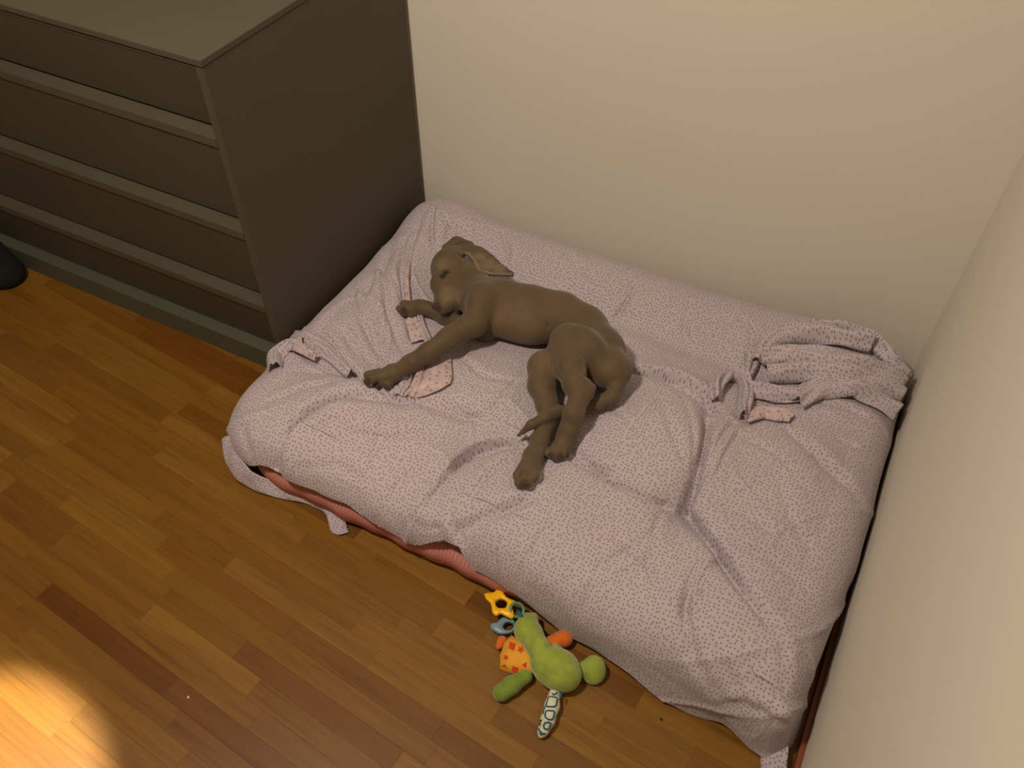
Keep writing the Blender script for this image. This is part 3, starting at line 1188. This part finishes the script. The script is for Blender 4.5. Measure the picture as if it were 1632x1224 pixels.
# right (lower) foreleg under the chin
rf = [(775, 532, .018, .018), (735, 520, .016, .018), (706, 503, .017, .0165), (682, 492, .018, .0155), (668, 490, .018, .0155)]
rp = [A(x, y, h) for x, y, h, r in rf]
D.chain(rp, [q[3] for q in rf], 0.010)
paw(rp[-1], [(643, 484, .024), (637, 492, .018), (643, 499, .012), (655, 502, .010)], 0.0175, 0.0085)
# left (upper) hind leg: thigh, stifle, hock, metatarsus, paw
D.ell(A(930, 560, .075), [A(900, 540, .07) - A(960, 580, .07), up], (0.062, 0.056, 0.040), 0.014)
D.ell(A(905, 545, .080), [UP, RT], (0.040, 0.036, 0.030), 0.012)
hl = [(900, 550, .082, .034), (908, 585, .080, .030), (918, 612, .076, .025), (930, 622, .068, .021)]
hp = [A(x, y, h) for x, y, h, r in hl]
D.chain(hp, [q[3] for q in hl], 0.012)
D.cone(A(938, 620, .066), A(944, 618, .062), 0.013, 0.0085, 0.008)       # point of hock
mt_ = [(925, 628, .066, .0215), (914, 660, .054, .019), (906, 686, .040, .0175), (902, 697, .032, .017)]
mp_ = [A(x, y, h) for x, y, h, r in mt_]
D.chain(mp_, [q[3] for q in mt_], 0.010)
paw(mp_[-1], [(903, 722, .018), (894, 726, .015), (884, 728, .012), (877, 724, .011)], 0.0175, 0.0085)
# right (lower) hind leg
rl = [(905, 570, .036, .036), (866, 585, .042, .031), (864, 615, .036, .028), (872, 645, .028, .0215), (874, 668, .024, .0175)]
rlp = [A(x, y, h) for x, y, h, r in rl]
D.chain(rlp, [q[3] for q in rl], 0.012)
rm = [(872, 672, .023, .0185), (860, 702, .021, .0165), (849, 728, .020, .0165)]
rmp = [A(x, y, h) for x, y, h, r in rm]
D.chain(rmp, [q[3] for q in rm], 0.010)
paw(rmp[-1], [(826, 758, .020), (828, 769, .014), (840, 770, .013), (851, 759, .015)], 0.0190, 0.0102)
# rump and tail curling forward under the upper leg
D.ell(A(972, 588, .055), [A(990, 600, .05) - A(950, 560, .05), up], (0.048, 0.040, 0.044), 0.016)
tl = [(984, 612, .042, .016), (975, 632, .030, .0145), (950, 645, .024, .0125), (918, 651, .024, .012), (893, 657, .032, .0118), (870, 664, .047, .0112), (846, 677, .046, .0088), (826, 694, .030, .0036)]
tlp = [A(x, y, h) for x, y, h, r in tl]
D.chain(tlp, [q[3] for q in tl], 0.006)
# the skin crease between chest and foreleg, belly and thigh
D.chain([A(786, 500, .100), A(772, 520, .095), A(764, 530, .085)], [.004, .006, .004], 0.010, 'sub')
# fine relief cut where it shows on the skin
dV, dQ = D.mesh()
skin = BVHTree.FromPolygons([tuple(v) for v in dV], [tuple(q) for q in dQ.tolist()])


def on_skin(px, py, lift=0.0):
    h = hit(skin, px, py)
    return A(px, py, .05) if h is None else h - ray(px, py) * lift


def groove(pts, r, k=0.003, lift=0.0):
    c = [on_skin(x, y, lift) for x, y in pts]
    D.chain(c, [r * 0.6] + [r] * (len(c) - 2) + [r * 0.6], k, 'sub')


def swell(px, py, r, k=0.006, sink=0.6):
    D.ell(on_skin(px, py, -r * sink), [RT, UP], (r, r * 0.8, r * 0.8), k)


swell(694, 488, 0.0105, 0.004, 0.35)                                      # nose leather
swell(714, 480, 0.013, 0.010)                                            # flews
swell(704, 428, 0.012, 0.014, 0.9)                                       # brow
swell(711, 446, 0.010, 0.010, 0.9)
skin_pts = [(703, 445), (708, 439), (713, 432)]
groove(skin_pts, 0.0044, 0.005)
groove([(690, 491), (693, 494)], 0.0020, 0.002)
groove([(698, 494), (701, 493)], 0.0018, 0.002)
groove([(697, 500), (708, 503), (722, 498), (734, 488)], 0.0018, 0.004)   # mouth
groove([(731, 405), (738, 409), (746, 411)], 0.0055, 0.004, 0.001)        # ear opening
for pts in ([(588, 600), (590, 608), (591, 616)], [(600, 604), (604, 611), (607, 618)], [(614, 606), (617, 612)],
            [(640, 483), (647, 488), (650, 492)], [(638, 491), (646, 495), (652, 499)],
            [(834, 748), (833, 758), (836, 764)], [(825, 752), (829, 763), (832, 770)], [(843, 752), (842, 762), (845, 768)],
            [(886, 712), (885, 720), (886, 728)], [(897, 712), (897, 719), (898, 726)], [(877, 712), (880, 719)]):
    groove(pts, 0.0034, 0.003)
groove([(925, 582), (927, 592), (934, 600), (945, 604)], 0.0030, 0.006)   # fold at the hock
groove([(873, 520), (874, 545), (884, 575), (892, 590)], 0.0030, 0.008)   # flank and thigh
dV, dQ = D.mesh()
dV = relax(dV, dQ, 2, 0.4)
skin = BVHTree.FromPolygons([tuple(v) for v in dV], [tuple(q) for q in dQ.tolist()])


def dog_mat():
    t = NT('puppy_coat')
    att = t.n('ShaderNodeVertexColor')
    att.layer_name = 'coat'
    co = t.n('ShaderNodeTexCoord').outputs['Object']
    f = noise(t, co, 420.0, 3.0, 0.6)
    f2 = noise(t, co, 26.0, 4.0)
    v = t.ramp(f, [(0.3, (0.86, 0.86, 0.86, 1)), (0.7, (1.12, 1.12, 1.12, 1))])
    v2 = t.ramp(f2, [(0.3, (0.90, 0.90, 0.90, 1)), (0.7, (1.08, 1.08, 1.08, 1))])
    t.base(t.mix(1.0, t.mix(1.0, att.outputs[0], v, 'MULTIPLY'), v2, 'MULTIPLY'))
    t.set(Roughness=0.62, Sheen_Weight=0.2, Sheen_Roughness=0.5, Specular_IOR_Level=0.25)
    t.bump(f, 0.45, 0.0015)
    return t.m


M_dog = dog_mat()
dog = fast_mesh('dog', dV, dQ, M_dog)
tag(dog, 'grey-brown short-haired puppy asleep on its side on the dotted sheet', 'dog')
col = np.tile(np.array(srgb(95, 77, 56)), (len(dV), 1))


def paint(c, r, rgb, soft=0.6, amt=1.0):
    d = np.linalg.norm(dV - np.array(c), axis=1)
    w = (1 - sm(d, r * soft, r)) * amt
    col[:, :3] = col[:, :3] * (1 - w[:, None]) + np.array(rgb[:3]) * w[:, None]


PK = on_skin
paint(PK(835, 520), 0.070, srgb(112, 89, 68), 0.2, 0.6)                  # thin-haired belly
paint(PK(800, 510), 0.050, srgb(112, 86, 66), 0.2, 0.4)
paint(PK(862, 572), 0.050, srgb(116, 91, 70), 0.2, 0.6)
paint(PK(718, 470), 0.034, srgb(122, 105, 82), 0.3, 0.8)                  # paler muzzle
paint(PK(700, 420), 0.030, srgb(118, 102, 78), 0.2, 0.6)
paint(PK(695, 490), 0.0150, srgb(70, 46, 46), 0.7)
paint(PK(712, 502), 0.015, srgb(58, 40, 38), 0.4, 0.85)
for q in ((706, 441), (711, 435), (685, 461)):
    paint(PK(*q), 0.0125, srgb(38, 28, 21), 0.25, 0.95)
paint(PK(739, 409), 0.008, srgb(40, 30, 24), 0.5, 0.9)
for q in ((836, 771), (612, 617), (645, 497), (586, 607), (893, 727), (878, 726), (600, 614)):
    paint(PK(*q), 0.0115, srgb(62, 44, 37), 0.45, 0.85)
for q in ((795, 428), (780, 420), (765, 410), (772, 425)):
    paint(PK(*q), 0.022, srgb(126, 106, 84), 0.3, 0.8)
for t in np.linspace(0.1, 1, 70):
    a_ = along(e_bot, t)
    paint(PK(a_[0], a_[1] - 1), 0.0040, srgb(160, 138, 114), 0.3, 0.30)
ca_ = dog.data.color_attributes.new('coat', 'FLOAT_COLOR', 'POINT')
ca_.data.foreach_set('color', col.astype(np.float32).ravel())

# ------------------------------------------------------------------ plush toy on the floor
F0 = lambda px, py, z: PZ(px, py, z)


def plush(name, rgb, scale=60.0):
    t = NT(name)
    co = t.n('ShaderNodeTexCoord').outputs['Object']
    f = noise(t, co, scale, 4.0)
    f2 = noise(t, co, 700.0, 2.0)
    t.base(t.ramp(f, [(0.3, tuple(c * 0.82 for c in rgb[:3]) + (1,)), (0.7, tuple(min(1, c * 1.12) for c in rgb[:3]) + (1,))]))
    t.set(Roughness=0.95, Sheen_Weight=0.6, Sheen_Roughness=0.4)
    t.bump(t.math('ADD', f2, f), 0.5, 0.002)
    return t.m


M_green = plush('green_plush', srgb(150, 166, 66))
M_green2 = plush('dark_green_plush', srgb(120, 146, 48))
M_orange = plush('orange_plush', srgb(222, 110, 30))
toy = empty('plush_toy', tuple(F0(880, 1065, 0)))
tag(toy, 'green plush rattle toy with star teethers lying on the parquet floor', 'toy')


def soft(name, build, lo, hi, mat, res=0.0022, it=2):
    d = SDF(lo, hi, res)
    build(d)
    v, q = d.mesh()
    v = relax(v, q, it, 0.4)
    v[:, 2] = np.maximum(v[:, 2], 0.0005)
    return fast_mesh(name, v, q, mat, toy)


LO, HI = (-0.66, -1.16, -0.01), (-0.30, -0.88, 0.09)


def b_body(d):
    c = F0(888, 1066, .030)
    d.ell(c, [RT * 0.9 - UP * 0.3, UP], (0.042, 0.036, 0.030), 0.01)
    d.ell(F0(872, 1056, .032), [RT, UP], (0.030, 0.026, 0.026), 0.01)
    d.ell(F0(898, 1078, .028), [RT, UP], (0.030, 0.026, 0.026), 0.01)


soft('body', b_body, LO, HI, M_green)


def b_head(d):
    d.cone(F0(862, 1040, .036), F0(838, 1000, .032), 0.022, 0.020, 0.012)
    d.ell(F0(843, 1008, .030), [RT, UP], (0.024, 0.020, 0.021), 0.012)
    d.cone(F0(842, 988, .030), F0(850, 985, .030), 0.014, 0.010, 0.010)


soft('head', b_head, LO, HI, M_green)


def b_legr(d):
    d.ell(F0(946, 1068, .020), [RT, UP], (0.022, 0.026, 0.016), 0.008)
    d.cone(F0(912, 1066, .020), F0(935, 1066, .018), 0.010, 0.012, 0.008)


soft('leg', b_legr, LO, HI, M_green)


def b_arml(d):
    d.chain([F0(838, 1078, .018), F0(815, 1092, .017), F0(799, 1104, .016)], [.012, .0145, .0150], 0.008)


soft('arm', b_arml, LO, HI, M_green2)


def b_armr(d):
    d.cone(F0(872, 1026, .020), F0(898, 1018, .018), 0.011, 0.0145, 0.008)
    d.ell(F0(898, 1018, .018), [RT, UP], (0.017, 0.014, 0.014), 0.006)


soft('arm', b_armr, LO, HI, M_orange)


def b_wing(d):
    d.cone(F0(885, 1034, .024), F0(893, 1036, .020), 0.010, 0.006, 0.006)


soft('fin', b_wing, LO, HI, M_green)


def b_corner(d):
    d.cone(F0(800, 1021, .014), F0(795, 1030, .012), 0.009, 0.006, 0.008)


soft('blanket_corner', b_corner, LO, HI, M_orange)


def cover_mat():
    t = NT('cream_printed_cotton')
    co = t.n('ShaderNodeTexCoord').outputs['Object']
    f = noise(t, co, 50.0, 3.0)
    t.base(t.ramp(f, [(0.3, srgb(196, 198, 168)), (0.7, srgb(216, 214, 186))]))
    t.set(Roughness=0.85)
    return t.m


M_cream = cover_mat()
M_teal = simple('teal_print', srgb(38, 88, 112), 0.8, 0.1)
M_red = simple('red_print', srgb(206, 62, 22), 0.85, 0.08)
M_yel = simple('yellow_cotton', srgb(226, 160, 46), 0.85, 0.12)
leg_pts = [(884, 1105, .016, .010), (880, 1125, .016, .0125), (873, 1148, .015, .0120), (865, 1166, .012, .0085), (862, 1172, .010, .0045)]


def b_tail(d):
    d.chain([F0(x, y, z) for x, y, z, r in leg_pts], [q[3] for q in leg_pts], 0.006)


tail = soft('printed_leg', b_tail, LO, HI, M_cream, 0.0018)


def print_on(name, outline_px, mat, parent, target_bvh, closed=True, w=0.0030, lift=0.0012, fill=False, fallback=0.03):
    """flat print laid onto the cloth: an outline stroke or a filled patch."""
    P3 = []
    if not fill:                                               # finer steps so the line follows the cloth
        seg = list(zip(outline_px, outline_px[1:] + (outline_px[:1] if closed else [])))
        outline_px = [(a[0] + (b[0] - a[0]) * t, a[1] + (b[1] - a[1]) * t) for a, b in seg for t in (0, .25, .5, .75)] + ([] if closed else [outline_px[-1]])
    for x, y in outline_px:
        h = target_bvh.ray_cast(Vector(CAMP), Vector(ray(x, y)), 5.0)
        P3.append(np.array(h[0]) - ray(x, y) * lift if h[0] is not None else F0(x, y, fallback))
    P3 = np.array(P3)
    if fill:
        c = P3.mean(0) - ray(*np.mean(outline_px, axis=0)) * 0.0006
        v = [c] + list(P3)
        f = [(0, 1 + i, 1 + (i + 1) % len(P3)) for i in range(len(P3))]
    else:
        v, f = [], []
        n = len(P3)
        for i in range(n):
            a = P3[(i - 1) % n] if (closed or i > 0) else P3[i]
            b = P3[(i + 1) % n] if (closed or i < n - 1) else P3[i]
            t = b - a
            t /= np.linalg.norm(t) + 1e-9
            s = np.cross(t, FW)
            s /= np.linalg.norm(s) + 1e-9
            v += [P3[i] - s * w / 2, P3[i] + s * w / 2]
        rg = n if closed else n - 1
        for i in range(rg):
            j = (i + 1) % n
            f.append((2 * i, 2 * i + 1, 2 * j + 1, 2 * j))
    return mesh_obj(name, v, f, mat, parent)


def bvh_of(o):
    me = o.data
    n = len(me.vertices)
    co = np.empty(n * 3)
    me.vertices.foreach_get('co', co)
    co = co.reshape(-1, 3)
    return BVHTree.FromPolygons([tuple(c) for c in co], [tuple(p.vertices) for p in me.polygons])


tb = bvh_of(tail)
c2 = lambda x, y: (750 + x * 0.22059, 920 + y * 0.22059)     # close-up measurement to photograph frame


def sub_print(pts, closed=True, **kw):
    o = print_on('print', [c2(*p) for p in pts], M_teal, toy, tb, closed, **kw)
    o.parent = tail
    o.matrix_parent_inverse = Matrix.Identity(4)
    return o


sub_print([(555, 935), (545, 925), (562, 870), (578, 862), (615, 868), (628, 878), (618, 925), (606, 936)], True)
sub_print([(540, 1010), (538, 990), (545, 970), (560, 963), (598, 966), (607, 975), (598, 1018), (585, 1030), (560, 1028)], True)
sub_print([(530, 1092), (528, 1070), (538, 1052), (562, 1048), (580, 1056), (570, 1090), (556, 1102)], True)
sub_print([(588, 838), (600, 850), (618, 842), (628, 830)], False)
sub_print([(642, 828), (654, 842), (648, 872)], False)
sub_print([(500, 1030), (510, 1035), (502, 1058), (494, 1060)], False)
sub_print([(508, 1142), (525, 1128), (542, 1134)], False)
sub_print([(490, 1090), (497, 1108), (510, 1118), (500, 1135)], False)
sub_print([(525, 990), (533, 955), (542, 930)], False)

# patterned blanket tucked under the chin
bl = [(815, 1012), (828, 1020), (842, 1036), (851, 1046), (850, 1062), (846, 1076), (832, 1073), (812, 1069), (797, 1062), (797, 1045), (803, 1025)]
bz = [.024, .030, .034, .034, .032, .022, .016, .014, .014, .018, .022]
bp3 = np.array([F0(x, y, z) for (x, y), z in zip(bl, bz)])
bc = F0(824, 1046, .030)
nb = len(bp3)
bv = [bc] + [bc + (p - bc) * 0.55 + np.array([0, 0, 0.003]) for p in bp3] + list(bp3) + [np.array([p[0], p[1], max(p[2] - .016, .002)]) for p in bp3]
bf = [(0, 1 + i, 1 + (i + 1) % nb) for i in range(nb)]
bf += [(1 + k * nb + i, 1 + (k + 1) * nb + i, 1 + (k + 1) * nb + (i + 1) % nb, 1 + k * nb + (i + 1) % nb) for k in (0, 1) for i in range(nb)]
blanket = mesh_obj('blanket', bv, bf, M_yel, toy)
bb = bvh_of(blanket)


def star(cx, cy, r, r2=0.45, n=5, rot=0.3):
    return [(cx + (r if i % 2 == 0 else r * r2) * math.cos(rot + i * math.pi / n), cy + (r if i % 2 == 0 else r * r2) * math.sin(rot + i * math.pi / n)) for i in range(2 * n)]


for pts in ([(285, 465), (328, 480), (312, 530), (270, 515)], star(362, 522, 30), star(255, 580, 25), [(222, 640), (250, 630), (265, 660), (240, 672)],
            [(302, 640), (345, 655), (335, 688), (300, 678)], [(370, 632), (406, 612), (400, 660)]):
    o = print_on('print', [c2(*p) for p in pts], M_red, toy, bb, fill=True, lift=0.0010)
    o.parent = blanket
    o.matrix_parent_inverse = Matrix.Identity(4)


# star teethers
def teether(name, outline, hole, mat, z, h=0.006):
    out = [c2(*p) for p in outline]
    m_ = len(out)
    # smooth closed outline
    P = np.array(out)
    for _ in range(2):
        P = np.stack([0.75 * P + 0.25 * np.roll(P, -1, 0), 0.25 * P + 0.75 * np.roll(P, -1, 0)], 1).reshape(-1, 2)
    hc, hr = c2(*hole[0]), hole[1]
    n = len(P)
    an = np.arctan2(P[:, 1] - hc[1], P[:, 0] - hc[0])
    H = np.stack([hc[0] + hr[0] * np.cos(an), hc[1] + hr[1] * np.sin(an)], 1)
    Mi = 0.5 * (P + H)
    v, f = [], []
    for ring, dz in ((H, 0.000), (H * 0.75 + Mi * 0.25, h), (Mi, h * 1.15), (P * 0.85 + Mi * 0.15, h), (P, 0.45 * h), (P * 0.9 + Mi * 0.1, 0.0)):
        for x, y in ring:
            b = F0(x, y, z)
            v.append(b + np.array([0, 0, dz]))
    for k in range(6):
        for i in range(n):
            j = (i + 1) % n
            f.append((k * n + i, k * n + j, ((k + 1) % 6) * n + j, ((k + 1) % 6) * n + i))
    o = mesh_obj(name, v, f, mat, toy)
    bm = bmesh.new()
    bm.from_mesh(o.data)
    bmesh.ops.recalc_face_normals(bm, faces=bm.faces[:])
    bm.to_mesh(o.data)
    bm.free()
    return o


M_ytee = simple('yellow_plastic', srgb(250, 190, 18), 0.3, 0.03)
M_btee = simple('blue_plastic', srgb(118, 150, 168), 0.35, 0.03)
teether('star_teether', [(95, 130), (110, 118), (170, 118), (190, 88), (225, 88), (255, 155), (330, 180), (335, 192), (290, 205), (322, 285), (300, 310), (250, 285), (215, 265), (190, 288), (155, 270), (150, 195), (110, 165)],
        ((222, 198), (8.6, 6.8)), M_ytee, 0.032)
teether('star_teether', [(140, 350), (150, 338), (195, 335), (215, 300), (250, 285), (310, 320), (345, 330), (330, 375), (300, 410), (215, 420), (185, 405), (145, 378)],
        ((275, 362), (7.5, 6.5)), M_btee, 0.012)
# linked ring that ties the teethers to the head
M_ring = simple('green_plastic_links', srgb(96, 140, 110), 0.4, 0.2, 90)


def torus(name, c, ax, R_, r_, mat, n=28, k=10):
    u = np.array(ax[0], float)
    u /= np.linalg.norm(u)
    w = np.array(ax[1], float)
    w -= u * (u @ w)
    w /= np.linalg.norm(w)
    nn = np.cross(u, w)
    v, f = [], []
    for i in range(n):
        a = 2 * math.pi * i / n
        dirv = u * math.cos(a) + w * math.sin(a)
        for j in range(k):
            b = 2 * math.pi * j / k
            v.append(c + dirv * (R_ + r_ * math.cos(b)) + nn * (r_ * math.sin(b)))
    for i in range(n):
        for j in range(k):
            f.append((i * k + j, ((i + 1) % n) * k + j, ((i + 1) % n) * k + (j + 1) % k, i * k + (j + 1) % k))
    return mesh_obj(name, v, f, mat, toy)


torus('link_ring', F0(824, 972, .036), [RT * 0.9 - UP * 0.4, UP + FW * 0.4], 0.0125, 0.0030, M_ring)
torus('link_ring', F0(832, 980, .038), [RT * 0.6 - UP * 0.6, FW], 0.0105, 0.0028, M_teal)
torus('link_ring', F0(822, 986, .022), [RT * 0.6 - UP * 0.6, UP + FW], 0.0100, 0.0026, M_ring)

# ------------------------------------------------------------------ black bag at the left edge
M_black = simple('black_fabric', (0.006, 0.006, 0.006, 1), 0.9, 0.2, 30, 0.3)
bag = empty('bag', tuple(F0(-30, 440, 0)))
tag(bag, 'black soft bag standing on the floor before the drawers', 'bag')
d = SDF((-2.75, -1.0, -0.01), (-2.05, -0.40, 0.30), 0.006)
bc_ = F0(-44, 448, 0.0)
d.ell(bc_ + np.array([0, 0, .075]), [RT, up], (0.125, 0.085, 0.08), 0.02)
d.ell(bc_ + np.array([-0.03, 0, .12]), [RT, up], (0.10, 0.10, 0.07), 0.03)
d.cone(bc_ + RT * -0.1 + up * .03, bc_ + RT * .10 + up * .03, .05, .045, 0.03)
v, q = d.mesh()
v = relax(v, q, 2)
v[:, 2] = np.maximum(v[:, 2], 0.0005)
fast_mesh('body', v, q, M_black, bag)
hv = [bc_ + RT * (0.07 * math.cos(a)) + up * (0.17 + 0.06 * math.sin(a)) for a in np.linspace(0, math.pi, 16)]
dd = SDF((-2.75, -1.0, 0.0), (-2.05, -0.40, 0.32), 0.006)
dd.chain(hv, [0.008] * 16, 0.004)
v, q = dd.mesh()
fast_mesh('handle', v, q, M_black, bag)

# crumbs on the floor


def crumb(name, px, py, r, mat, label):
    bm = bmesh.new()
    bmesh.ops.create_icosphere(bm, subdivisions=2, radius=r)
    for v in bm.verts:
        v.co *= 1 + 0.3 * math.sin(v.co.x * 900 + v.co.y * 700)
        v.co.z *= 0.6
    z0 = min(v.co.z for v in bm.verts)
    for v in bm.verts:
        v.co.z -= z0
    me = bpy.data.meshes.new(name)
    bm.to_mesh(me)
    bm.free()
    me.materials.append(mat)
    o = bpy.data.objects.new(name, me)
    COL.objects.link(o)
    o.location = F0(px, py, 0)
    tag(o, label, 'crumb')


crumb('crumb', 300, 1112, 0.0024, simple('pale_crumb', srgb(226, 200, 150), 0.8), 'tiny pale crumb on the open parquet floor')
crumb('crumb', 1053, 1147, 0.0022, simple('dark_crumb', srgb(30, 18, 10), 0.8), 'tiny dark crumb on the floor beside the green toy')
